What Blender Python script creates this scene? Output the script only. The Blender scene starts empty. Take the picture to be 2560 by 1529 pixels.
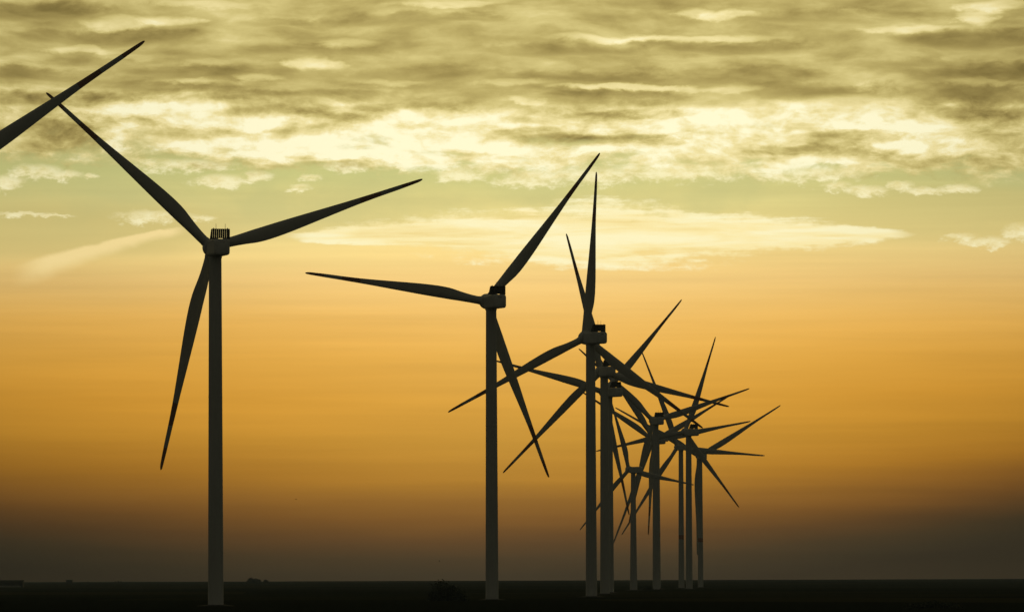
import bpy, bmesh, math, random
from math import sin, cos, pi, radians
from mathutils import Vector, Matrix

scene = bpy.context.scene
COL = scene.collection
random.seed(7)

# ------------------------------------------------------------------ camera
F_PX, W_PX = 17500.0, 2560.0          # long telephoto lens (about 246 mm on full frame)
CAM_H = 8.6                           # photographer stands on a dike
PITCH = math.atan((1427.0 - 764.5) / F_PX)
ROLL = radians(0.19)
fwd = Vector((0, cos(PITCH), sin(PITCH)))
rt0 = Vector((1, 0, 0)); up0 = rt0.cross(fwd)
rt = cos(ROLL) * rt0 - sin(ROLL) * up0
up = sin(ROLL) * rt0 + cos(ROLL) * up0
cam_d = bpy.data.cameras.new('camera')
cam_d.sensor_width = 36.0
cam_d.lens = F_PX / W_PX * 36.0
cam_d.clip_start = 1.0
cam_d.clip_end = 80000.0
cam = bpy.data.objects.new('camera', cam_d)
COL.objects.link(cam)
m = Matrix.Identity(4)
for i in range(3):
    m[i][0] = rt[i]; m[i][1] = up[i]; m[i][2] = -fwd[i]
m[0][3], m[1][3], m[2][3] = 0, 0, CAM_H
cam.matrix_world = m
scene.camera = cam
scene.render.resolution_x = 1024
scene.render.resolution_y = 611

# ------------------------------------------------------------------ exposure
vs = scene.view_settings
vs.view_transform = 'Standard'; vs.look = 'None'; vs.exposure = 0; vs.gamma = 1; vs.use_curve_mapping = False

# ------------------------------------------------------------------ sun (hidden behind the cloud deck)
SUN_EL, SUN_AZ = radians(4.6), radians(0.6)
sun_d = bpy.data.lights.new('sun', 'SUN')
sun_d.energy = 0.12
sun_d.angle = radians(10)
sun_d.color = (1.0, 0.82, 0.5)
sun = bpy.data.objects.new('sun', sun_d); COL.objects.link(sun)
sdir = Vector((sin(SUN_AZ) * cos(SUN_EL), cos(SUN_AZ) * cos(SUN_EL), sin(SUN_EL)))
sun.rotation_euler = sdir.to_track_quat('Z', 'Y').to_euler()
sun.location = (0, 0, 500)

# ------------------------------------------------------------------ world sky
def lin(c):
    out = []
    for v in c:
        v /= 255.0
        out.append(v / 12.92 if v <= 0.04045 else ((v + 0.055) / 1.055) ** 2.4)
    return (*out, 1.0)

world = bpy.data.worlds.new('World'); scene.world = world
world.use_nodes = True
nt = world.node_tree; nt.nodes.clear()
N = nt.nodes; LK = nt.links

def put(sock, v):
    if isinstance(v, bpy.types.NodeSocket): LK.new(v, sock)
    else: sock.default_value = v
def M(op, a, b=0.0, c=0.0):
    n = N.new('ShaderNodeMath'); n.operation = op
    put(n.inputs[0], a); put(n.inputs[1], b); put(n.inputs[2], c)
    return n.outputs[0]
add = lambda a, b: M('ADD', a, b)
sub = lambda a, b: M('SUBTRACT', a, b)
mul = lambda a, b: M('MULTIPLY', a, b)
div = lambda a, b: M('DIVIDE', a, b)
mx = lambda a, b: M('MAXIMUM', a, b)
mn = lambda a, b: M('MINIMUM', a, b)
def sstep(v, lo, hi, o0=0.0, o1=1.0):
    n = N.new('ShaderNodeMapRange'); n.interpolation_type = 'SMOOTHSTEP'; n.clamp = True
    put(n.inputs[0], v); put(n.inputs[1], lo); put(n.inputs[2], hi); put(n.inputs[3], o0); put(n.inputs[4], o1)
    return n.outputs[0]
def xyz(x, y, z=0.0):
    n = N.new('ShaderNodeCombineXYZ'); put(n.inputs[0], x); put(n.inputs[1], y); put(n.inputs[2], z)
    return n.outputs[0]
def noise(v, detail=5.0, rough=0.55, dist=0.0):
    n = N.new('ShaderNodeTexNoise'); n.noise_dimensions = '3D'
    put(n.inputs['Vector'], v); n.inputs['Scale'].default_value = 1.0
    n.inputs['Detail'].default_value = detail; n.inputs['Roughness'].default_value = rough
    n.inputs['Distortion'].default_value = dist
    return n.outputs['Fac']
def ramp(f, stops, interp='LINEAR'):
    n = N.new('ShaderNodeValToRGB'); n.color_ramp.interpolation = interp
    e = n.color_ramp.elements
    while len(e) < len(stops): e.new(0.5)
    for i, (p, c) in enumerate(sorted(stops, key=lambda s: s[0])):
        e[i].position = p; e[i].color = lin(c)
    put(n.inputs[0], f)
    return n.outputs[0]
def mix(f, a, b):
    n = N.new('ShaderNodeMix'); n.data_type = 'RGBA'
    put(n.inputs[0], f); put(n.inputs[6], a); put(n.inputs[7], b)
    return n.outputs[2]
def scale(col, f):
    n = N.new('ShaderNodeVectorMath'); n.operation = 'SCALE'
    put(n.inputs[0], col); put(n.inputs['Scale'], f)
    return n.outputs[0]

tc = N.new('ShaderNodeTexCoord')
sp = N.new('ShaderNodeSeparateXYZ'); LK.new(tc.outputs['Generated'], sp.inputs[0])
dx, dy, dz = sp.outputs
K = F_PX / 1000.0
S = mul(M('ARCTAN2', dx, dy), K)            # azimuth, 1 unit = 3.27 degrees
T = mul(M('ARCSINE', dz), K)                # elevation, same unit
S0 = lambda px: (px - 1280.0) / 1000.0
T0 = lambda py: (1427.0 - py) / 1000.0

# slow wander used to break every outline
wv = noise(xyz(mul(S, 1.6), mul(T, 4.0), 3.1), 3, 0.5)
wob = sub(wv, 0.5)
fine = noise(xyz(mul(S, 13.0), mul(T, 27.0), 8.7), 8, 0.66, 0.3)
finec = sub(fine, 0.5)

# --- clear air: dust bank at the horizon, orange, pale yellow, green-grey
Sp = mx(S, 0.0); Sn = mx(mul(S, -1.0), 0.0)
tilt = add(mul(mul(Sp, Sp), 0.070), mul(mul(Sn, Sn), 0.035))
low = sstep(T, 0.02, 0.6, 1.0, 0.0)
Tg = sub(T, mul(tilt, low))
Tg = add(Tg, mul(sub(noise(xyz(mul(S, 0.9), mul(T, 7.0), 1.7), 4, 0.5), 0.5), 0.06))
gpos = div(add(Tg, 0.1), 1.7)
G = [(1470, (62, 51, 37)), (1440, (68, 56, 39)), (1400, (82, 64, 41)), (1350, (110, 77, 41)), (1300, (144, 98, 43)),
     (1250, (170, 118, 47)), (1200, (193, 137, 49)), (1100, (213, 157, 60)), (1000, (223, 166, 68)), (900, (230, 176, 82)),
     (800, (236, 187, 101)), (700, (238, 200, 126)), (640, (239, 209, 134)), (590, (232, 208, 134)), (540, (222, 205, 133)),
     (480, (212, 202, 131)), (420, (197, 194, 125)), (300, (190, 185, 120)), (0, (176, 166, 100))]
base = ramp(gpos, [((T0(y) + 0.1) / 1.7, c) for y, c in G])
edge = mul(S, S)
dark = sub(1.0, mul(mul(edge, 0.16), sstep(T, 0.0, 0.95, 1.0, 0.25)))
dark = mx(dark, 0.35)
leftd = sub(1.0, mul(mul(sstep(S, -1.4, 0.0, 1.0, 0.0), 0.26), sstep(T, 0.0, 0.45, 1.0, 0.0)))
bandn = noise(xyz(mul(S, 0.7), mul(T, 16.0), 5.5), 4, 0.55)
bandn2 = noise(xyz(mul(S, 1.1), mul(T, 34.0), 15.5), 5, 0.6, 0.2)
glx = div(sub(S, S0(1380)), 0.85); gly = div(sub(T, T0(660)), 0.33)
glow = M('POWER', 2.718, mul(add(mul(glx, glx), mul(gly, gly)), -1.0))
bandf = add(add(1.0, mul(glow, 0.09)), add(mul(sub(bandn, 0.5), 0.34), mul(sub(bandn2, 0.5), 0.16)))
base = scale(base, mul(mul(dark, leftd), bandf))
tintn = N.new('ShaderNodeMix'); tintn.data_type = 'RGBA'; tintn.blend_type = 'MULTIPLY'      # deeper orange away from the sun's azimuth
put(tintn.inputs[0], mn(mul(sstep(M('ABSOLUTE', S), -0.3, 1.2), mul(sstep(T, 0.45, 0.86, 1.0, 0.0), sstep(T, 0.02, 0.30, 0.35, 1.0))), 1.0))
put(tintn.inputs[6], base); tintn.inputs[7].default_value = (1.05, 0.95, 0.66, 1)
base = tintn.outputs[2]
blot = noise(xyz(mul(S, 2.6), mul(T, 5.0), 13.0), 5, 0.55, 0.2)
base = mix(mul(mul(sstep(blot, 0.40, 0.62), 0.42), mul(sstep(T, 0.78, 0.92), sstep(T, 1.10, 0.98))), base, (*lin((188, 187, 126))[:3], 1))

# greener, duller air low under the deck towards both sides
for gx, gy, grx, gry, ga in ((170, 575, 420, 75, .55), (2420, 545, 420, 70, .38), (900, 500, 300, 45, .15)):
    ex = div(sub(S, S0(gx)), grx / 1000.0); ey = div(sub(T, T0(gy)), gry / 1000.0)
    base = mix(mul(sstep(add(add(mul(ex, ex), mul(ey, ey)), mul(sub(blot, 0.5), 1.6)), 1.5, 0.1), ga), base, (*lin((205, 189, 119))[:3], 1))

# --- isolated clouds floating in the clear strip: soft lens-shaped puffs
PUFFS = [(15, 455, 52, 17), (90, 428, 60, 18), (160, 436, 42, 12), (225, 440, 20, 8), (870, 408, 76, 19), (560, 452, 60, 16), (640, 440, 40, 14), (778, 445, 26, 9), (745, 468, 30, 9),
         (385, 541, 95, 15), (500, 545, 40, 8), (60, 533, 60, 7), (140, 538, 40, 5), (1150, 438, 62, 17), (1215, 420, 60, 24), (1330, 448, 80, 20), (1500, 440, 120, 20), (1005, 420, 14, 8),
         (2090, 470, 40, 11), (2170, 482, 52, 13), (2310, 484, 50, 12), (2390, 478, 52, 10), (2250, 470, 30, 12), (2400, 600, 38, 9), (2470, 612, 55, 13), (2550, 585, 40, 18),
         (2030, 440, 120, 20), (470, 412, 110, 16), (1700, 432, 220, 22), (1340, 330, 40, 10)]
rag = noise(xyz(mul(S, 24.0), mul(T, 46.0), 17.7), 7, 0.68, 0.2)
P = xyz(add(S, mul(finec, 0.10)), add(T, mul(sub(rag, 0.5), 0.045)))
def blob(vec, px, py, rx, ry):
    n = N.new('ShaderNodeVectorMath'); n.operation = 'MULTIPLY_ADD'
    put(n.inputs[0], vec); n.inputs[1].default_value = (1000.0 / rx, 1000.0 / ry, 0)
    n.inputs[2].default_value = (-S0(px) * 1000.0 / rx, -T0(py) * 1000.0 / ry, 0)
    d = N.new('ShaderNodeVectorMath'); d.operation = 'DOT_PRODUCT'
    LK.new(n.outputs[0], d.inputs[0]); LK.new(n.outputs[0], d.inputs[1])
    return d.outputs['Value']
puff = None
for q in PUFFS:
    d = blob(P, *q)
    puff = d if puff is None else mn(puff, d)
puffm = sstep(add(sub(1.0, puff), add(mul(sub(rag, 0.5), 3.6), mul(finec, 2.0))), -0.9, 1.35)
base = mix(mul(puffm, 0.84), base, ramp(rag, [(0.3, (238, 218, 148)), (0.6, (255, 245, 196))]))

# --- long lens-shaped streak cloud
ctr = add(T0(588), mul(wob, 0.03))
sx = sub(S, S0(1500))
hw = mx(sub(1.0, mul(M('ABSOLUTE', sx), 1.24)), 0.0)
hw = mul(M('POWER', hw, 0.85), 0.078)
dist = div(sub(M('ABSOLUTE', sub(T, ctr)), hw), add(mul(hw, 0.38), 0.003))
stre = noise(xyz(mul(S, 2.8), mul(T, 38.0), 2.2), 7, 0.62, 0.3)
lens = sstep(add(mul(dist, -1.0), add(mul(sub(stre, 0.5), 4.4), add(mul(finec, 2.6), mul(sub(rag, 0.5), 2.4)))), -0.75, 0.75)
lens = mul(lens, sstep(hw, 0.001, 0.012))
base = mix(mul(lens, 0.90), base, ramp(stre, [(0.3, (243, 218, 146)), (0.45, (253, 235, 172)), (0.6, (255, 246, 198))]))

# --- rising streak on the left
lx = sub(S, S0(60))
lt = add(T0(655), add(mul(lx, 0.31), mul(mul(lx, lx), -0.19)))
up_d = sub(T, add(lt, mul(wob, 0.02)))
lfr = sstep(S, S0(60), S0(450))
lwid = add(0.062, mul(lfr, -0.038))
ldep = div(mul(add(up_d, mul(finec, 0.022)), -1.0), lwid)          # 0 at the upper edge, 1 at the lower
lm = mul(sstep(ldep, -0.10, 0.16), sstep(ldep, 1.15, 0.35))
lm = mul(lm, mul(sstep(S, S0(20), S0(130)), sstep(S, S0(420), S0(475), 1.0, 0.0)))
base = mix(mul(lm, 0.9), base, (*lin((252, 226, 158))[:3], 1))

# --- the cloud deck above
wx = noise(xyz(mul(S, 1.1), mul(T, 2.6), 11.0), 3, 0.5)
Sw = add(S, mul(sub(wx, 0.5), 0.25)); Tw = add(T, mul(sub(wv, 0.5), 0.10))
n1 = noise(xyz(mul(Sw, 2.5), mul(Tw, 9.0), 0.4), 3.5, 0.5, 0.15)
n2 = noise(xyz(mul(Sw, 6.0), mul(Tw, 19.0), 6.3), 4, 0.5, 0.2)
n3 = noise(xyz(mul(S, 0.75), mul(T, 2.2), 9.6), 2, 0.5)
n4 = noise(xyz(mul(Sw, 11.0), mul(Tw, 24.0), 4.4), 6, 0.6, 0.3)
Td = add(T, mul(S, 0.02))
BRIGHT = [(300, 58, 85, 14, .42), (400, 54, 46, 11, .36), (190, 122, 75, 10, .34), (60, 150, 70, 13, .25), (1110, 10, 95, 10, .34), (500, 8, 140, 8, .2), (880, 110, 70, 10, .26), (780, 155, 52, 13, .42),
          (520, 155, 70, 9, .22), (660, 195, 48, 9, .3), (470, 202, 60, 8, .28), (330, 140, 70, 9, .2), (1760, 36, 46, 9, .36), (1850, 38, 48, 9, .36), (1540, 95, 130, 9, .34), (1760, 97, 150, 8, .36), (1570, 220, 130, 8, .52),
          (1330, 252, 48, 9, .34), (2490, 22, 60, 14, .42), (2440, 55, 40, 15, .38), (2260, 78, 110, 10, .36), (2240, 215, 62, 20, .34), (1320, 205, 80, 9, .26), (950, 205, 70, 8, .2), (1820, 218, 60, 7, .22), (2440, 215, 80, 8, .2),
          (420, 275, 190, 20, .45), (320, 335, 90, 34, .46), (600, 305, 150, 18, .44), (640, 370, 260, 26, .55), (1000, 325, 150, 24, .5), (1060, 292, 90, 16, .4), (1700, 305, 260, 30, .6), (2080, 270, 190, 24, .5),
          (1520, 405, 240, 36, .6), (1800, 355, 170, 34, .55), (2250, 325, 150, 34, .52), (2010, 420, 210, 26, .5), (1130, 385, 160, 34, .55), (880, 365, 150, 26, .52), (2380, 372, 140, 22, .42), (1260, 300, 120, 20, .36), (520, 262, 90, 14, .3), (1900, 300, 110, 14, .3)]
DARK = [(70, 28, 150, 18, .36), (185, 20, 80, 14, .26), (260, 90, 190, 15, .34), (80, 182, 130, 14, .3), (480, 178, 140, 14, .26), (110, 247, 110, 20, .42), (120, 322, 110, 20, .46), (150, 360, 90, 17, .4), (300, 315, 40, 12, .3),
        (650, 280, 90, 11, .34), (760, 120, 110, 11, .2), (1000, 46, 150, 13, .2), (1180, 45, 100, 10, .22), (680, 50, 90, 10, .2), (800, 56, 60, 15, .28), (1050, 182, 210, 15, .2), (450, 218, 160, 11, .28), (640, 240, 100, 10, .2),
        (1400, 125, 190, 12, .26), (1850, 120, 130, 13, .3), (1450, 192, 160, 13, .28), (1800, 192, 260, 20, .26), (2010, 228, 170, 17, .34), (1540, 245, 150, 13, .3), (1410, 292, 140, 12, .44), (1600, 286, 130, 11, .44),
        (2440, 105, 190, 18, .4), (2490, 188, 130, 20, .46), (2450, 240, 110, 22, .4), (2350, 160, 110, 11, .2), (2490, 290, 110, 20, .42), (2150, 337, 120, 13, .46), (1405, 352, 120, 14, .42), (1640, 350, 70, 10, .36), (1960, 376, 130, 10, .34),
        (1410, 397, 100, 9, .3), (2060, 45, 160, 13, .24), (850, 235, 120, 11, .2), (260, 240, 70, 12, .2), (1890, 385, 50, 8, .2), (820, 290, 90, 9, .22), (960, 262, 110, 9, .18)]
w2 = noise(xyz(mul(S, 3.4), mul(T, 8.5), 27.0), 4, 0.55)
Pd = xyz(add(S, add(mul(sub(w2, 0.5), 0.26), add(mul(finec, 0.11), mul(sub(rag, 0.5), 0.05)))), add(T, add(mul(wob, 0.025), add(mul(sub(n2, 0.5), 0.05), mul(finec, 0.022)))))
band = sstep(add(Td, mul(sub(n1, 0.5), 0.14)), T0(215), T0(275))
bright = add(0.46, mul(band, 0.14))
for q in BRIGHT: bright = add(bright, sstep(blob(Pd, *q[:4]), 2.4, 0.0, 0.0, q[4] * (0.70 if q[3] < 18 else 0.60)))
for q in DARK: bright = sub(bright, sstep(blob(Pd, *q[:4]), 2.4, 0.0, 0.0, q[4] * 0.56))
bright = mn(mx(bright, 0.12), add(0.86, mul(mx(sub(bright, 0.86), 0.0), 0.3)))
inframe = mul(sstep(M('ABSOLUTE', S), 2.4, 1.5), sstep(T, 1.9, 1.5))
bright = add(bright, mul(sub(n1, 0.5), sub(0.95, mul(inframe, 0.50))))
rip = noise(xyz(mul(Sw, 6.5), mul(Tw, 30.0), 31.0), 4, 0.5, 0.2)
bright = add(bright, mul(sub(n2, 0.5), 0.55))
bright = add(bright, mul(sub(rip, 0.5), 0.42))
bright = add(bright, mul(mul(sub(n4, 0.49), 1.0), band))
bright = add(bright, mul(mul(sub(rag, 0.5), 0.42), band))
bright = add(bright, mul(finec, 0.26))
deckc = ramp(bright, [(0.0, (104, 91, 48)), (0.15, (136, 119, 66)), (0.3, (163, 145, 84)), (0.45, (187, 170, 103)), (0.6, (211, 195, 126)),
                      (0.78, (239, 223, 160)), (0.97, (255, 248, 206))])
dedge = add(Td, add(mul(wob, 0.16), mul(finec, 0.15)))
deck = sstep(dedge, T0(452), T0(398))
holes = mul(sstep(add(add(n2, mul(wob, 0.4)), mul(finec, 0.25)), 0.44, 0.28), sstep(T, T0(420), T0(270), 0.8, 0.0))
deck = mul(deck, sub(1.0, holes))
sky = scale(mix(deck, base, deckc), mul(1.12, sub(1.0, mul(sstep(M('ABSOLUTE', add(S, -0.1)), 0.35, 1.5), 0.12))))   # dimmer away from the hidden sun

# --- the rest of the dome: dull dusk, far from the hidden sun
sd = N.new('ShaderNodeVectorMath'); sd.operation = 'DOT_PRODUCT'
LK.new(tc.outputs['Generated'], sd.inputs[0]); sd.inputs[1].default_value = sdir
ang = M('ARCCOSINE', mn(sd.outputs['Value'], 1.0))
away = sstep(ang, radians(9), radians(38))
nis = N.new('ShaderNodeTexSky'); nis.sky_type = 'NISHITA'; nis.sun_disc = False
nis.sun_elevation = SUN_EL; nis.sun_rotation = SUN_AZ
nsc = scale(nis.outputs[0], 0.003)
va = N.new('ShaderNodeVectorMath'); va.operation = 'ADD'
LK.new(nsc, va.inputs[0]); va.inputs[1].default_value = (0.039, 0.036, 0.024)
sky = mix(away, sky, va.outputs[0])
bg = N.new('ShaderNodeBackground'); bg.inputs['Strength'].default_value = 1.0
LK.new(sky, bg.inputs['Color'])
wo = N.new('ShaderNodeOutputWorld'); LK.new(bg.outputs[0], wo.inputs['Surface'])
world.cycles.sampling_method = 'MANUAL'; world.cycles.sample_map_resolution = 2048

# ------------------------------------------------------------------ materials
def mat(name, col, rough=0.6, var=0.15, scl=1.0, bump=0.0, coord='Object', stretch=(1, 1, 1)):
    mt = bpy.data.materials.new(name); mt.use_nodes = True
    t = mt.node_tree; b = t.nodes['Principled BSDF']
    tcn = t.nodes.new('ShaderNodeTexCoord'); mp = t.nodes.new('ShaderNodeMapping')
    mp.inputs['Scale'].default_value = stretch
    t.links.new(tcn.outputs[coord], mp.inputs[0])
    nz = t.nodes.new('ShaderNodeTexNoise'); nz.inputs['Scale'].default_value = scl; nz.inputs['Detail'].default_value = 6
    t.links.new(mp.outputs[0], nz.inputs['Vector'])
    cr = t.nodes.new('ShaderNodeValToRGB')
    cr.color_ramp.elements[0].position = 0.3; cr.color_ramp.elements[1].position = 0.7
    cr.color_ramp.elements[0].color = (*[c * (1 - var) for c in col], 1)
    cr.color_ramp.elements[1].color = (*[min(1, c * (1 + var)) for c in col], 1)
    t.links.new(nz.outputs['Fac'], cr.inputs[0]); t.links.new(cr.outputs[0], b.inputs['Base Color'])
    b.inputs['Roughness'].default_value = rough
    if bump:
        bp = t.nodes.new('ShaderNodeBump'); bp.inputs['Strength'].default_value = bump
        t.links.new(nz.outputs['Fac'], bp.inputs['Height']); t.links.new(bp.outputs[0], b.inputs['Normal'])
    return mt

M_PAINT = mat('turbine_paint', (0.60, 0.60, 0.56), 0.55, 0.08, 0.35, stretch=(1, 1, 0.15))
M_NAC = mat('nacelle_shell', (0.66, 0.66, 0.62), 0.5, 0.06, 0.5)
M_BLADE = mat('blade_coat', (0.60, 0.60, 0.56), 0.5, 0.06, 0.3)
M_RED = mat('signal_red', (0.42, 0.22, 0.15), 0.5, 0.1, 0.5)
M_COOL = mat('radiator_metal', (0.05, 0.05, 0.05), 0.6, 0.2, 2.0)
M_DARK = mat('dark_trim', (0.03, 0.03, 0.03), 0.7, 0.2, 1.0)
M_LEAF = mat('leaf', (0.045, 0.06, 0.025), 0.8, 0.35, 0.8)
M_BARK = mat('bark', (0.06, 0.045, 0.03), 0.9, 0.3, 3.0)
M_BRICK = mat('barn_cladding', (0.07, 0.06, 0.05), 0.9, 0.25, 0.6)
M_ROOF = mat('barn_roof', (0.05, 0.05, 0.05), 0.9, 0.2, 0.5)
M_CONC = mat('pale_concrete', (0.35, 0.34, 0.31), 0.9, 0.15, 0.7)
M_GRAVEL = mat('gravel', (0.035, 0.034, 0.028), 0.95, 0.35, 1.2)
M_BIRD = mat('feather', (0.06, 0.055, 0.05), 0.9, 0.2, 8.0)

def ground_mat():
    mt = bpy.data.materials.new('grass_field'); mt.use_nodes = True
    t = mt.node_tree; t.nodes.remove(t.nodes['Principled BSDF']); b = t.nodes.new('ShaderNodeBsdfDiffuse')
    t.links.new(b.outputs[0], t.nodes['Material Output'].inputs['Surface'])
    g = t.nodes.new('ShaderNodeNewGeometry'); mp = t.nodes.new('ShaderNodeMapping')
    mp.inputs['Scale'].default_value = (0.006, 0.0022, 1); t.links.new(g.outputs['Position'], mp.inputs[0])
    vo = t.nodes.new('ShaderNodeTexVoronoi'); vo.inputs['Scale'].default_value = 1.0; vo.inputs['Randomness'].default_value = 0.8
    t.links.new(mp.outputs[0], vo.inputs['Vector'])
    sepc = t.nodes.new('ShaderNodeSeparateColor'); t.links.new(vo.outputs['Color'], sepc.inputs[0])
    cr = t.nodes.new('ShaderNodeValToRGB')
    e = cr.color_ramp.elements
    e[0].position = 0.0; e[0].color = (0.022, 0.026, 0.013, 1)
    e[1].position = 1.0; e[1].color = (0.070, 0.064, 0.028, 1)
    x = e.new(0.5); x.color = (0.030, 0.036, 0.014, 1)
    t.links.new(sepc.outputs[0], cr.inputs[0])
    nz = t.nodes.new('ShaderNodeTexNoise'); nz.inputs['Scale'].default_value = 0.06; nz.inputs['Detail'].default_value = 8
    t.links.new(g.outputs['Position'], nz.inputs['Vector'])
    ml = t.nodes.new('ShaderNodeMix'); ml.data_type = 'RGBA'; ml.blend_type = 'MULTIPLY'; ml.inputs[0].default_value = 0.35
    t.links.new(cr.outputs[0], ml.inputs[6]); t.links.new(nz.outputs['Color'], ml.inputs[7])
    t.links.new(ml.outputs[2], b.inputs['Color'])
    return mt
M_GROUND = ground_mat()

# ------------------------------------------------------------------ helpers
def link_mesh(name, bm, mats, parent=None, smooth=True, loc=(0, 0, 0), rot=(0, 0, 0)):
    me = bpy.data.meshes.new(name)
    bmesh.ops.recalc_face_normals(bm, faces=bm.faces)
    if smooth:
        for f in bm.faces: f.smooth = True
    bm.to_mesh(me); bm.free()
    for mt in (mats if isinstance(mats, (list, tuple)) else [mats]): me.materials.append(mt)
    if smooth:
        try: me.set_sharp_from_angle(angle=radians(38))
        except Exception: pass
    o = bpy.data.objects.new(name, me); COL.objects.link(o)
    o.location = loc; o.rotation_euler = rot
    if parent: o.parent = parent
    return o
def box(bm, x0, x1, y0, y1, z0, z1):
    v = [bm.verts.new((x, y, z)) for z in (z0, z1) for y in (y0, y1) for x in (x0, x1)]
    for q in ((0, 1, 3, 2), (4, 6, 7, 5), (0, 4, 5, 1), (2, 3, 7, 6), (0, 2, 6, 4), (1, 5, 7, 3)):
        bm.faces.new([v[i] for i in q])
def loft(bm, rings, cap=True, mats=None):
    vs_ = [[bm.verts.new(p) for p in r] for r in rings]
    n = len(rings[0])
    for i in range(len(vs_) - 1):
        for k in range(n):
            f = bm.faces.new((vs_[i][k], vs_[i][(k + 1) % n], vs_[i + 1][(k + 1) % n], vs_[i + 1][k]))
            if mats: f.material_index = mats[i]
    if cap:
        a = bm.faces.new(vs_[0][::-1]); b = bm.faces.new(vs_[-1])
        if mats: a.material_index = mats[0]; b.material_index = mats[-1]
def circle(r, z, n=40, cx=0, cy=0):
    return [(cx + r * cos(2 * pi * k / n), cy + r * sin(2 * pi * k / n), z) for k in range(n)]
def rrect(w, h, r, y, zc=0.0, n=6):
    pts = []
    for (sx, sz, a0) in ((1, 1, 0), (-1, 1, 90), (-1, -1, 180), (1, -1, 270)):
        for k in range(n + 1):
            a = radians(a0 + 90 * k / n)
            pts.append((sx * (w / 2 - r) + r * cos(a), y, zc + sz * (h / 2 - r) + r * sin(a)))
    return pts
def tag(o, label, cat, group=None, kind=None):
    if label: o['label'] = label
    if cat: o['category'] = cat
    if group: o['group'] = group
    if kind: o['kind'] = kind
    return o
def interp(tab, x):
    if x <= tab[0][0]: return tab[0][1]
    for (a, b), (c, d) in zip(tab, tab[1:]):
        if x <= c:
            t = (x - a) / (c - a)
            return b + (d - b) * t
    return tab[-1][1]

# ------------------------------------------------------------------ ground: flat polder land, dropping away with the earth's curve
PROFILE = [(-3000, 0.4), (1000, 0.42), (1715, 0.36), (2054, 0.18), (2357, -0.14), (2746, -0.52), (3037, -0.9), (3540, -1.25), (3883, -1.6), (4137, -1.98),
           (4327, -2.2), (4646, -2.6), (5600, -3.1), (6500, -3.5), (8500, -4.5), (10000, -5.3), (11500, -6.6), (13000, -8.6), (14000, -11)]
gz = lambda y: interp(PROFILE, y)
bm = bmesh.new()
ys = [-3000, -1000, 0, 600, 1000] + [1000 + 120 * k for k in range(1, 92)] + [12500, 13000, 14000]
xs = [-9000, -5000, -2500, -1400] + [-900 + 60 * k for k in range(31)] + [1400, 2500, 5000, 9000]
grid = []
for y in ys:
    row = []
    for x in xs:
        z = gz(y)
        if 900 < y < 12000 and abs(x) < 1200:
            near = 0.10 if y < 5000 else 0.25
            z += near * (sin(x * 0.013 + y * 0.0041) + 0.6 * sin(x * 0.031 - y * 0.0027 + 1.3)) * 0.5
        row.append(bm.verts.new((x, y, z)))
    grid.append(row)
for i in range(len(ys) - 1):
    for k in range(len(xs) - 1):
        bm.faces.new((grid[i][k], grid[i][k + 1], grid[i + 1][k + 1], grid[i + 1][k]))
ground = link_mesh('ground', bm, M_GROUND)
tag(ground, 'flat dark grass fields running to the horizon under the turbines', None, kind='structure')

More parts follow.
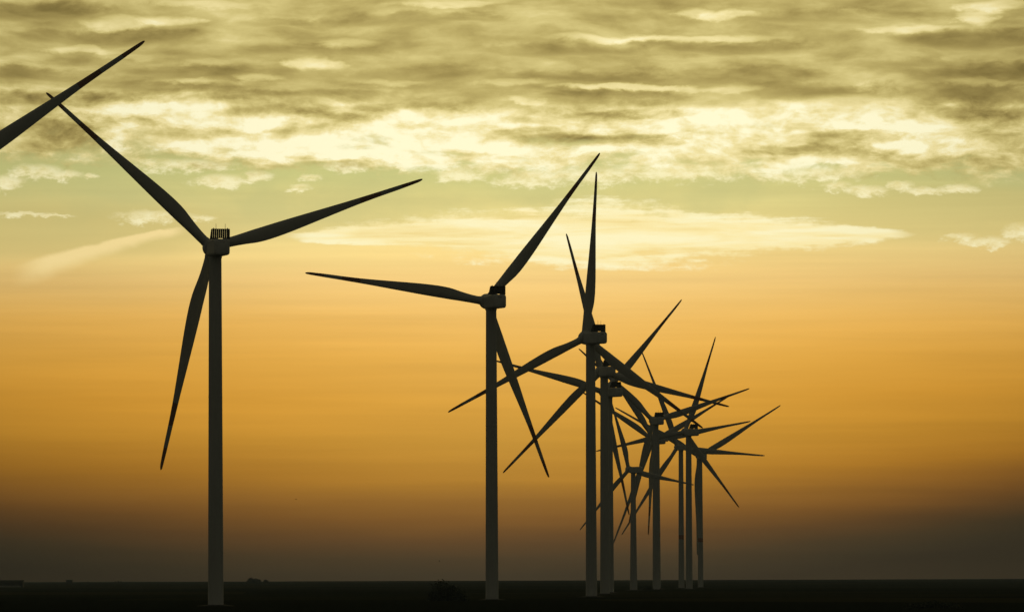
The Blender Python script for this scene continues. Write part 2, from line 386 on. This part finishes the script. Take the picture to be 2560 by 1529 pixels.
# ------------------------------------------------------------------ wind turbines
def blade_bm(R, root_d, cmax, bands):
    bm = bmesh.new()
    # r/R, chord, thickness ratio, twist(deg), lead fraction
    cm = cmax
    st = [(0.022, root_d, 1.0, 8, .5), (0.06, root_d, 1.0, 8, .5), (0.10, root_d * 1.06, .82, 11, .45), (0.15, cm * .82, .56, 13, .385), (0.20, cm * .96, .38, 12, .335),
          (0.245, cm * 1.0, .31, 10, .31), (0.30, cm * .99, .27, 8, .305), (0.38, cm * .905, .25, 6.5, .305), (0.46, cm * .78, .23, 5, .31), (0.55, cm * .635, .21, 4, .32),
          (0.63, cm * .51, .20, 3, .33), (0.70, cm * .42, .19, 2.5, .35), (0.80, cm * .338, .18, 1.5, .37), (0.86, cm * .31, .17, 1, .38), (0.90, cm * .287, .17, .7, .39),
          (0.94, cm * .25, .17, .4, .41), (0.97, cm * .22, .17, 0, .43), (0.986, cm * .18, .18, 0, .47), (0.996, cm * .115, .2, 0, .54), (1.0, cm * .045, .2, 0, .60)]
    # smooth the outline: cubic interpolation between the tabulated stations
    dense = []
    for i in range(len(st) - 1):
        p0, p1, p2, p3 = st[max(i - 1, 0)], st[i], st[i + 1], st[min(i + 2, len(st) - 1)]
        h = p2[0] - p1[0]
        for k in range(3):
            t = k / 3
            row = [p1[0] + h * t]
            for j in range(1, 5):
                m1 = (p2[j] - p0[j]) / max(p2[0] - p0[0], 1e-6) * h
                m2 = (p3[j] - p1[j]) / max(p3[0] - p1[0], 1e-6) * h
                row.append((2*t**3 - 3*t*t + 1) * p1[j] + (t**3 - 2*t*t + t) * m1 + (-2*t**3 + 3*t*t) * p2[j] + (t**3 - t*t) * m2)
            dense.append(tuple(row))
    st = dense + [st[-1]]
    n = 20
    rings, mi = [], []
    for i, (r, c, th, tw, lead) in enumerate(st):
        ring = []
        pb = 1.2 * r ** 2.2                       # pre-bend, away from the tower
        blend = max(0.0, min(1.0, (r - 0.06) / 0.12))
        a0 = radians(tw)
        for k in range(n):
            t = 2 * pi * k / n
            u = 0.5 + 0.5 * cos(t)                # 1 = trailing edge, 0 = leading edge
            yc = 0.5 * sin(t)
            prof = yc * (1 - blend) + blend * (1 if yc >= 0 else -1) * 5 * 0.2 * (0.2969 * math.sqrt(max(u, 0)) - 0.126 * u - 0.3516 * u * u + 0.2843 * u ** 3 - 0.1036 * u ** 4) * 5
            px = (u - lead) * c
            py = prof * c * th
            x = px * cos(a0) + py * sin(a0)
            y = -px * sin(a0) + py * cos(a0) + pb
            ring.append((x, y, r * R))
        rings.append(ring)
        if i: mi.append(1 if bands and (0.699 < (r + st[i - 1][0]) / 2 < 0.80 or (r + st[i - 1][0]) / 2 > 0.90) else 0)
    loft(bm, rings, mats=mi)
    return bm

def tower_bm(H, d0, d1, band=None):
    bm = bmesh.new()
    cuts = [H * 0.26, H * 0.60]
    hs = sorted([0, 0.3] + [H * k / 12 for k in range(1, 13)] + ([band[0], band[1]] if band else []))
    rings, mi = [], []
    for i, z in enumerate(hs):
        f = z / H
        d = d0 + (d1 - d0) * (f ** 1.05)
        if z < 0.2: d = d0 + 0.12
        rings.append(circle(d / 2, z, 48))
        if i:
            zm = (z + hs[i - 1]) / 2
            mi.append(1 if band and band[0] < zm < band[1] else 0)
    loft(bm, rings, mats=mi)
    # bolted flange rings where tower sections meet, a few cm proud
    for z in cuts:
        d = d0 + (d1 - d0) * ((z / H) ** 1.05)
        loft(bm, [circle(d / 2 + 0.004, z - 0.14, 48), circle(d / 2 + 0.035, z - 0.10, 48), circle(d / 2 + 0.035, z + 0.10, 48), circle(d / 2 + 0.004, z + 0.14, 48)], cap=False)
    return bm

TILT = radians(5)
TYPES = {
    'tall':  dict(R=56, d0=3.78, d1=3.1, nw=3.9, nh=4.0, nr=8.8, root=2.35, cm=3.5, bands=True, cooler=True, L=4.2, hub=2.25),
    'wide':  dict(R=66, d0=3.6, d1=2.85, nw=3.5, nh=3.4, nr=10.6, root=2.3, cm=3.9, bands=False, cooler=False, L=4.2, hub=1.9),
    'small': dict(R=41, d0=3.7, d1=2.3, nw=3.0, nh=3.2, nr=6.9, root=1.9, cm=2.9, bands=False, cooler=False, L=4.2, hub=1.65),
}
MESH = {}
def shared(key, make, mats, smooth=True):
    if key not in MESH:
        bm = make(); me = bpy.data.meshes.new(key[1])
        bmesh.ops.recalc_face_normals(bm, faces=bm.faces)
        for f in bm.faces: f.smooth = smooth
        bm.to_mesh(me); bm.free()
        for mt in mats: me.materials.append(mt)
        if smooth: me.set_sharp_from_angle(angle=radians(35))
        MESH[key] = me
    return MESH[key]
def child(name, me, parent, loc=(0, 0, 0), rot=(0, 0, 0)):
    o = bpy.data.objects.new(name, me); COL.objects.link(o)
    o.parent = parent; o.location = loc; o.rotation_euler = rot
    return o

def nacelle_bm(p):
    bm = bmesh.new()
    w, h, r = p['nw'], p['nh'], p['nr']
    if p['cooler']:
        rings = [rrect(w * .80, h * .74, .5, -r, -.12), rrect(w * .93, h * .90, .6, -r + .18, -.06), rrect(w * .985, h * .975, .62, -r + .6, -.02), rrect(w, h, .6, -r + 1.4),
                 rrect(w, h, .6, -2.0), rrect(w, h * .98, .6, 0.8), rrect(w * .92, h * .9, .7, 1.7), rrect(w * .78, h * .8, .9, 2.35)]
    else:
        rings = [rrect(w * .9, h * .86, .22, -r, -.05), rrect(w * .98, h * .97, .25, -r + .25), rrect(w, h, .28, -r + .8), rrect(w, h, .28, 0.6), rrect(w * .9, h * .92, .5, 1.7), rrect(w * .76, h * .82, .8, 2.35)]
    loft(bm, rings)
    # yaw collar joining the shell to the tower top
    loft(bm, [circle(p['d1'] / 2 + .12, -h / 2 - .42, 40), circle(p['d1'] / 2 + .12, -h / 2 + .1, 40)])
    return bm
def hub_bm(p):
    bm = bmesh.new(); r = p['hub']
    prof = [(-1.75, .90), (-1.6, .98), (-.8, 1.03), (.5, 1.0), (1.1, .90), (1.6, .72), (1.95, .46), (2.15, .2), (2.2, .03)]
    loft(bm, [[(x, y, z) for (x, z, y) in circle(k * r, y, 40)] for y, k in prof])
    for k in range(3):                              # three blade sockets
        R_ = Matrix.Rotation(2 * pi * k / 3, 4, 'Y')
        rr = p['root'] / 2 + .06
        loft(bm, [[tuple(R_ @ Vector(v)) for v in circle(rr, z, 32)] for z in (0.3, r + .18)])
    return bm
def cooler_bm():
    bm = bmesh.new(); W, Hh = 4.6, 2.5
    q = [(-W / 2 - .002, Hh - .22), (-W / 2 - .002, Hh - .16), (-W / 2 + .05, Hh - .05), (-W / 2 + .18, Hh), (W / 2 - .18, Hh), (W / 2 - .05, Hh - .05), (W / 2 + .002, Hh - .16), (W / 2 + .002, Hh - .22)]
    loft(bm, [[(x, -.09, z) for x, z in q], [(x, .26, z) for x, z in q]])      # rounded top rail
    box(bm, -W / 2 + .26, W / 2 - .26, -.06, .28, 0.17, .30)      # bottom rail
    for s in (-1, 1): box(bm, *sorted((s * .6, s * (W / 2 - .26))), -.04, .26, 0, .168)
    n = 8; gap = .10; inner = W - .5
    pw = (inner - gap * (n + 1)) / n
    for k in range(n):
        x = -inner / 2 + gap + k * (pw + gap)
        box(bm, x, x + pw, -.05, .27, .301, Hh - .221)
    for s in (-1, 1):                                           # raked side cheeks
        x0, x1 = sorted((s * (W / 2 - .25), s * (W / 2)))
        q = [(-.08, 0), (2.2, 0), (2.0, .15), (.62, Hh - .5), (.45, Hh - .221), (-.08, Hh - .221)]
        a = [bm.verts.new((x0, y, z)) for y, z in q]; b = [bm.verts.new((x1, y, z)) for y, z in q]
        bm.faces.new(a); bm.faces.new(b[::-1])
        for i in range(len(q)): bm.faces.new((a[i], a[(i + 1) % len(q)], b[(i + 1) % len(q)], b[i]))
    for x in (-1.75, 1.75):                                     # sensor knobs on the top rail
        loft(bm, [circle(.10, Hh + .002, 10, x), circle(.16, Hh + .12, 10, x), circle(.05, Hh + .22, 10, x)])
    return bm
def rod_bm():
    bm = bmesh.new()
    loft(bm, [circle(.055, 0, 10), circle(.045, 1.05, 10), circle(.02, 1.3, 10)])
    return bm
def slot_bm():
    bm = bmesh.new(); box(bm, -.62, .62, -.03, .03, -.09, .09); return bm

def turbine(kind, x, y, zh, psi, phi, label, rods=1.1, group='wind turbines standing in a line across the fields'):
    p = TYPES[kind]; z0 = gz(y) - 0.05; H = zh - z0
    root = bpy.data.objects.new('wind_turbine', None); COL.objects.link(root)
    root.location = (x, y, z0); root.rotation_euler = (0, 0, radians(psi))
    tag(root, label, 'wind turbine', group)
    band = (30.2, 32.8) if kind == 'wide' else None
    Ht = H - p['nh'] / 2 - .3
    bm = tower_bm(Ht, p['d0'], p['d1'], band)
    link_mesh('tower', bm, [M_PAINT, M_RED], root)
    fb = bmesh.new()
    loft(fb, [circle(5.2, -.25, 36), circle(4.6, .10, 36), circle(2.6, .34, 36), circle(p['d0'] / 2 + .07, .40, 36)])
    link_mesh('foundation', fb, M_GRAVEL, root)
    nac = child('nacelle', shared((kind, 'nacelle'), lambda: nacelle_bm(p), [M_NAC]), root, (0, 0, H))
    if p['cooler']:
        top = p['nh'] / 2
        child('cooler', shared((kind, 'cooler'), cooler_bm, [M_COOL], False), nac, (0, -6.55, top - .01))
        for s in (-1, 1):
            child('antenna', shared((kind, 'antenna'), rod_bm, [M_DARK]), nac, (s * rods / 2, -6.55, top + 2.49))
        child('vent', shared((kind, 'vent'), slot_bm, [M_DARK], False), nac, (-.1, -p['nr'] + .03, p['nh'] * .27))
    else:
        child('antenna', shared((kind, 'antenna'), rod_bm, [M_DARK]), nac, (.3, -p['nr'] + 1.5, p['nh'] / 2 - .02))
    hl = (0, p['L'] * cos(TILT), H + p['L'] * sin(TILT))
    hub = child('hub', shared((kind, 'hub'), lambda: hub_bm(p), [M_NAC]), root, hl)
    hub.rotation_mode = 'XYZ'
    Mt = Matrix.Rotation(TILT, 4, 'X') @ Matrix.Rotation(radians(phi), 4, 'Y')
    hub.rotation_euler = Mt.to_euler()
    bme = shared((kind, 'blade'), lambda: blade_bm(p['R'], p['root'], p['cm'], p['bands']), [M_BLADE, M_RED])
    for k in range(3):
        Mb = Matrix.Rotation(TILT, 4, 'X') @ Matrix.Rotation(radians(phi + 120 * k), 4, 'Y')
        child('blade', bme, root, hl, Mb.to_euler())
    return root

TURBINES = [
    ('tall', -121.27, 1440.0, 87.6, 12.0, 56.46, 'nearest wind turbine at the far left edge, only its upper right blade reaching into view', 1.1),
    ('tall', -72.73, 1714.5, 87.86, 14.2, -168.0, 'large full wind turbine standing alone at left with two antennas on its radiator', 2.3),
    ('tall', -6.13, 2054.2, 87.51, 18.1, -82.0, 'second whole turbine, just right of the round bush, one blade level to the left', 1.1),
    ('tall', 26.4, 2356.6, 86.81, 26.6, -117.2, 'third whole turbine, one blade straight up, its tower the leftmost of the crowded cluster', 1.1),
    ('tall', 36.1, 2746.0, 86.56, 17.8, -135.8, 'turbine just behind the leftmost cluster tower, nacelle half under a broad descending blade', 1.1),
    ('tall', 41.9, 3037.2, 85.87, 30.0, -76.7, 'turbine with radiator nacelle right below another, towers of both fused into one', 1.1),
    ('tall', 75.2, 3675.3, 87.0, 16.5, -167.8, 'turbine with radiator and twin antennas topping the thick far tower beside the shortest turbine', 1.1),
    ('tall', 85.3, 4137.0, 85.18, 22.9, -178.8, 'turbine hidden behind the thick far tower, squat nacelle just under the radiator above it', 1.1),
    ('tall', 97.7, 3883.3, 85.13, 27.5, -101.4, 'turbine on the middle of the three slim far towers, radiator nacelle above its neighbours', 1.1),
    ('wide', 84.2, 4075.8, 85.19, 27.6, -159.1, 'long-bladed turbine without radiator, hub hidden behind the thick far tower', 1.1),
    ('wide', 104.1, 4326.9, 84.52, 31.3, -145.7, 'long-bladed turbine on the left of the three slim far towers with dark ring', 1.1),
    ('wide', 124.5, 4645.6, 84.17, 14.5, -180.9, 'rightmost and farthest turbine on a slim tower with dark ring and one blade hanging down', 1.1),
    ('small', 61.0, 3540.6, 59.54, 31.0, -139.0, 'shortest turbine in the cluster with a long low nacelle and steeply tapering tower', 1.1),
]
for k_, x_, y_, z_, ps_, ph_, lb_, rd_ in TURBINES:
    turbine(k_, x_, y_, z_, ps_, ph_, lb_, rd_)

# ------------------------------------------------------------------ ray helper only used to turn sight lines into field positions
def at(px, py, y):
    d = fwd + rt * ((px - 1280.0) / F_PX) - up * ((py - 764.5) / F_PX)
    return Vector((0, 0, CAM_H)) + d * (y / d.y)

# ------------------------------------------------------------------ shrubs and far trees
def foliage_bm(lobes, count, leaf, rnd):
    bm = bmesh.new()
    tot = sum(l[3] * l[5] for l in lobes)
    for (cx, cy, cz, rx, ry, rz) in lobes:
        for _ in range(int(count * rx * rz / tot)):
            while True:
                v = Vector((rnd.uniform(-1, 1), rnd.uniform(-1, 1), rnd.uniform(-.25, 1)))
                if 0.25 < v.length < 1: break
            v *= 1 + rnd.uniform(-.12, .12)
            p = Vector((cx + v.x * rx, cy + v.y * ry, max(0.05, cz + v.z * rz)))
            q = Matrix.Rotation(rnd.uniform(0, 6.3), 3, 'Z') @ Matrix.Rotation(rnd.uniform(0, 3.1), 3, 'X')
            s = leaf * rnd.uniform(.6, 1.3)
            vs_ = [bm.verts.new(p + q @ Vector(c)) for c in ((-s * .5, 0, 0), (0, -s * .35, .05 * s), (s * .7, 0, 0), (0, s * .35, .05 * s))]
            bm.faces.new(vs_)
    return bm
def shrub(name, base, lobes, count, leaf, label, cat, seed, group=None):
    rnd = random.Random(seed)
    root = bpy.data.objects.new(name, None); COL.objects.link(root); root.location = base
    tag(root, label, cat, group)
    link_mesh('crown', foliage_bm(lobes, count, leaf, rnd), M_LEAF, root, smooth=False)
    bm = bmesh.new()
    for (cx, cy, cz, rx, ry, rz) in lobes:
        h = cz + rz * .55
        n0 = 8
        loft(bm, [circle(.16 + rx * .02, -.15, n0, cx * .6, cy * .6), circle(.12 + rx * .015, h * .5, n0, cx * .85, cy * .9), circle(.04, h, n0, cx, cy)])
        for k in range(5):
            a = rnd.uniform(0, 6.28); z = h * rnd.uniform(.3, .7)
            e = Vector((cx + cos(a) * rx * .7, cy + sin(a) * ry * .7, z + rz * .35))
            loft(bm, [circle(.06, z, 6, cx * .85, cy * .9), [(e.x + .02 * cos(t), e.y + .02 * sin(t), e.z) for t in [2 * pi * j / 6 for j in range(6)]]])
    link_mesh('trunk', bm, M_BARK, root)
    return root

b = at(1112, 1493, 2000); b.z = gz(2000)
shrub('bush', b, [(-1.0, 0, 0.5, 3.7, 3, 5.5), (2.2, .4, .3, 3.7, 3, 4.3), (4.6, 0, .1, 2.6, 2.4, 1.9), (-3.4, 0, 0, 2.0, 2, 2.7)], 5200, .42,
      'big round dark bush on the field left of the second whole turbine', 'bush', 3)
b = at(634, 1456, 8600); b.z = gz(8600) - .3
shrub('tree', b, [(-3.6, 0, 2.0, 4.6, 4, 4.7), (2.6, 0, 1.6, 5.2, 4, 4.1), (7.2, 1, .8, 2.0, 2, 4.0), (-8, 0, 0, 2.0, 2, 2.6)], 3800, .85,
      'broad clump-crowned tree on the horizon right of the lone left turbine', 'tree', 5, 'trees on the horizon')
b = at(664.5, 1456, 8600); b.z = gz(8600) - .3
shrub('tree', b, [(-.6, 0, 1.0, 2.6, 2.4, 3.6), (2.0, 0, .8, 2.0, 2, 2.8)], 1000, .8,
      'smaller low tree on the horizon just right of the broad clump-crowned tree', 'tree', 6, 'trees on the horizon')
for px, hgt, lb in ((288, 1.6, 'leftmost of three tiny trees on the horizon left of the lone turbine'),
                    (296, 2.6, 'middle and tallest of three tiny trees on the horizon left of the lone turbine'),
                    (303, 2.2, 'rightmost of three tiny trees on the horizon left of the lone turbine')):
    b = at(px, 1456, 9000); b.z = gz(9000) - .2
    shrub('tree', b, [(0, 0, 1.0, 1.2, 1.2, hgt)], 220, .6, lb, 'tree', px, 'trees on the horizon')
b = at(219, 1456, 9000); b.z = gz(9000) - .2
shrub('bush', b, [(0, 0, .6, 2.4, 2, 1.7)], 420, .6, 'low rounded bush on the horizon right of the small far shed', 'bush', 21)
b = at(1611, 1474, 3600); b.z = gz(3600)
shrub('bush', b, [(0, 0, .2, 3.2, 2.5, 1.1), (2.4, 0, .2, 2.4, 2, 1.9)], 1000, .4, 'low dark bush at the foot of the thick far tower', 'bush', 22)
b = at(2330, 1527, 1500); b.z = gz(1500)
shrub('bush', b, [(0, 0, .2, 2.8, 2.2, 1.5), (3.8, 0, .1, 2.6, 2, 1.2), (-3.6, 0, .1, 2.4, 2, 1.0)], 1500, .35, 'low dark bush in the foreground field near the right corner', 'bush', 23)

# ------------------------------------------------------------------ far farm buildings on the left
def gable_barn(px0, px1, ytop, ybase, y, depth, label, name, door=True):
    a = at(px0, ybase, y); c = at(px1, ybase, y); t = at(px1, ytop, y)
    w = c.x - a.x; hgt = t.z - c.z
    root = bpy.data.objects.new(name, None); COL.objects.link(root); root.location = ((a.x + c.x) / 2, y + depth / 2, gz(y) - .1)
    tag(root, label, 'building')
    hgt = t.z - root.location.z
    eave = hgt * .82
    bm = bmesh.new(); box(bm, -w / 2, w / 2, -depth / 2, depth / 2, 0, eave)
    link_mesh('wall', bm, M_BRICK, root, smooth=False)
    bm = bmesh.new(); ov = .35
    q = [(-depth / 2 - ov, eave + .003), (-depth / 2 - ov, eave + .25), (-depth / 6, hgt), (depth / 6, hgt), (depth / 2 + ov, eave + .25), (depth / 2 + ov, eave + .003)]
    va = [bm.verts.new((-w / 2 - ov, p[0], p[1])) for p in q]; vb = [bm.verts.new((w / 2 + ov, p[0], p[1])) for p in q]
    bm.faces.new(va); bm.faces.new(vb[::-1])
    for i in range(len(q)): bm.faces.new((va[i], va[(i + 1) % len(q)], vb[(i + 1) % len(q)], vb[i]))
    link_mesh('roof', bm, M_ROOF, root, smooth=False)
    if door:
        bm = bmesh.new(); box(bm, w * .1, w * .1 + min(4, w * .3), -depth / 2 - .08, -depth / 2 - .003, 0.02, eave * .8)
        link_mesh('door', bm, M_DARK, root, smooth=False)
    return root
gable_barn(-60, 57, 1448.5, 1465, 5900, 14, 'long low dark barn at the left edge of the field', 'barn')
gable_barn(165, 181, 1447.8, 1457, 9000, 7, 'small boxy shed on the horizon right of the long barn', 'shed')
# pale concrete yard wall in front of the barn
a = at(-60, 1467, 5860); c = at(52, 1467, 5860)
bm = bmesh.new()
w0, w1 = a.x, c.x
vv = [(w0, 0), (w1, 0), (w1, .5), (w1 - 1.6, 1.35), (w0, 1.35)]
va = [bm.verts.new((x, 5860, gz(5860) + z)) for x, z in vv]; vb = [bm.verts.new((x, 5860.4, gz(5860) + z)) for x, z in vv]
bm.faces.new(va); bm.faces.new(vb[::-1])
for i in range(5): bm.faces.new((va[i], va[(i + 1) % 5], vb[(i + 1) % 5], vb[i]))
tag(link_mesh('yard_wall', bm, M_CONC, smooth=False), 'pale low concrete wall in front of the long dark barn', 'wall')

# ------------------------------------------------------------------ birds far off in the evening air
def bird(px, py, y, span, bank, label):
    p = at(px, py, y)
    root = bpy.data.objects.new('bird', None); COL.objects.link(root); root.location = p; root.rotation_euler = (0, bank, radians(70))
    tag(root, label, 'bird', 'birds in the sky')
    s = span
    bm = bmesh.new()
    prof = [(-.42, .01), (-.3, .05), (-.1, .085), (.1, .09), (.24, .06), (.32, .05), (.38, .035), (.45, .005)]
    loft(bm, [[(a * s * .8, x * s, z * s * .8) for (a, z, _) in circle(r, 0, 12)] for x, r in prof])
    link_mesh('body', bm, M_BIRD, root)
    for sg in (-1, 1):
        bm = bmesh.new()
        st = [(.04, .10, .0), (.22, .13, .07), (.36, .10, .06), (.5, .02, -.02)]
        rings = [[(sg * d * s, (c) * s, (z + .012) * s), (sg * d * s, -c * s * .6, (z + .008) * s), (sg * d * s, -c * s * .6, (z - .004) * s), (sg * d * s, c * s, (z - .008) * s)] for d, c, z in st]
        loft(bm, rings)
        link_mesh('wing', bm, M_BIRD, root)
    return root
bird(740, 1246.8, 2400, .95, .25, 'small dark bird in the orange sky between the first two whole turbines')
bird(1098.5, 1401, 2400, .85, -.6, 'small dark bird flying low above the round bush')
bird(253, 1452, 2400, .35, .1, 'tiny dark bird skimming the horizon between the far shed and the tiny trees')

# ------------------------------------------------------------------ thin evening haze
bm = bmesh.new(); box(bm, -9500, 9500, -3500, 14200, -13, 165)
hz = link_mesh('haze', bm, [], smooth=False)
mt = bpy.data.materials.new('haze_air'); mt.use_nodes = True
t = mt.node_tree; t.nodes.clear()
o = t.nodes.new('ShaderNodeOutputMaterial'); v = t.nodes.new('ShaderNodeVolumePrincipled')
v.inputs['Color'].default_value = (0.74, 0.9, 1.0, 1); v.inputs['Density'].default_value = 3.3e-5
t.links.new(v.outputs[0], o.inputs['Volume'])
hz.data.materials.clear(); hz.data.materials.append(mt)
tag(hz, 'thin grey evening haze over the fields', None, kind='stuff')
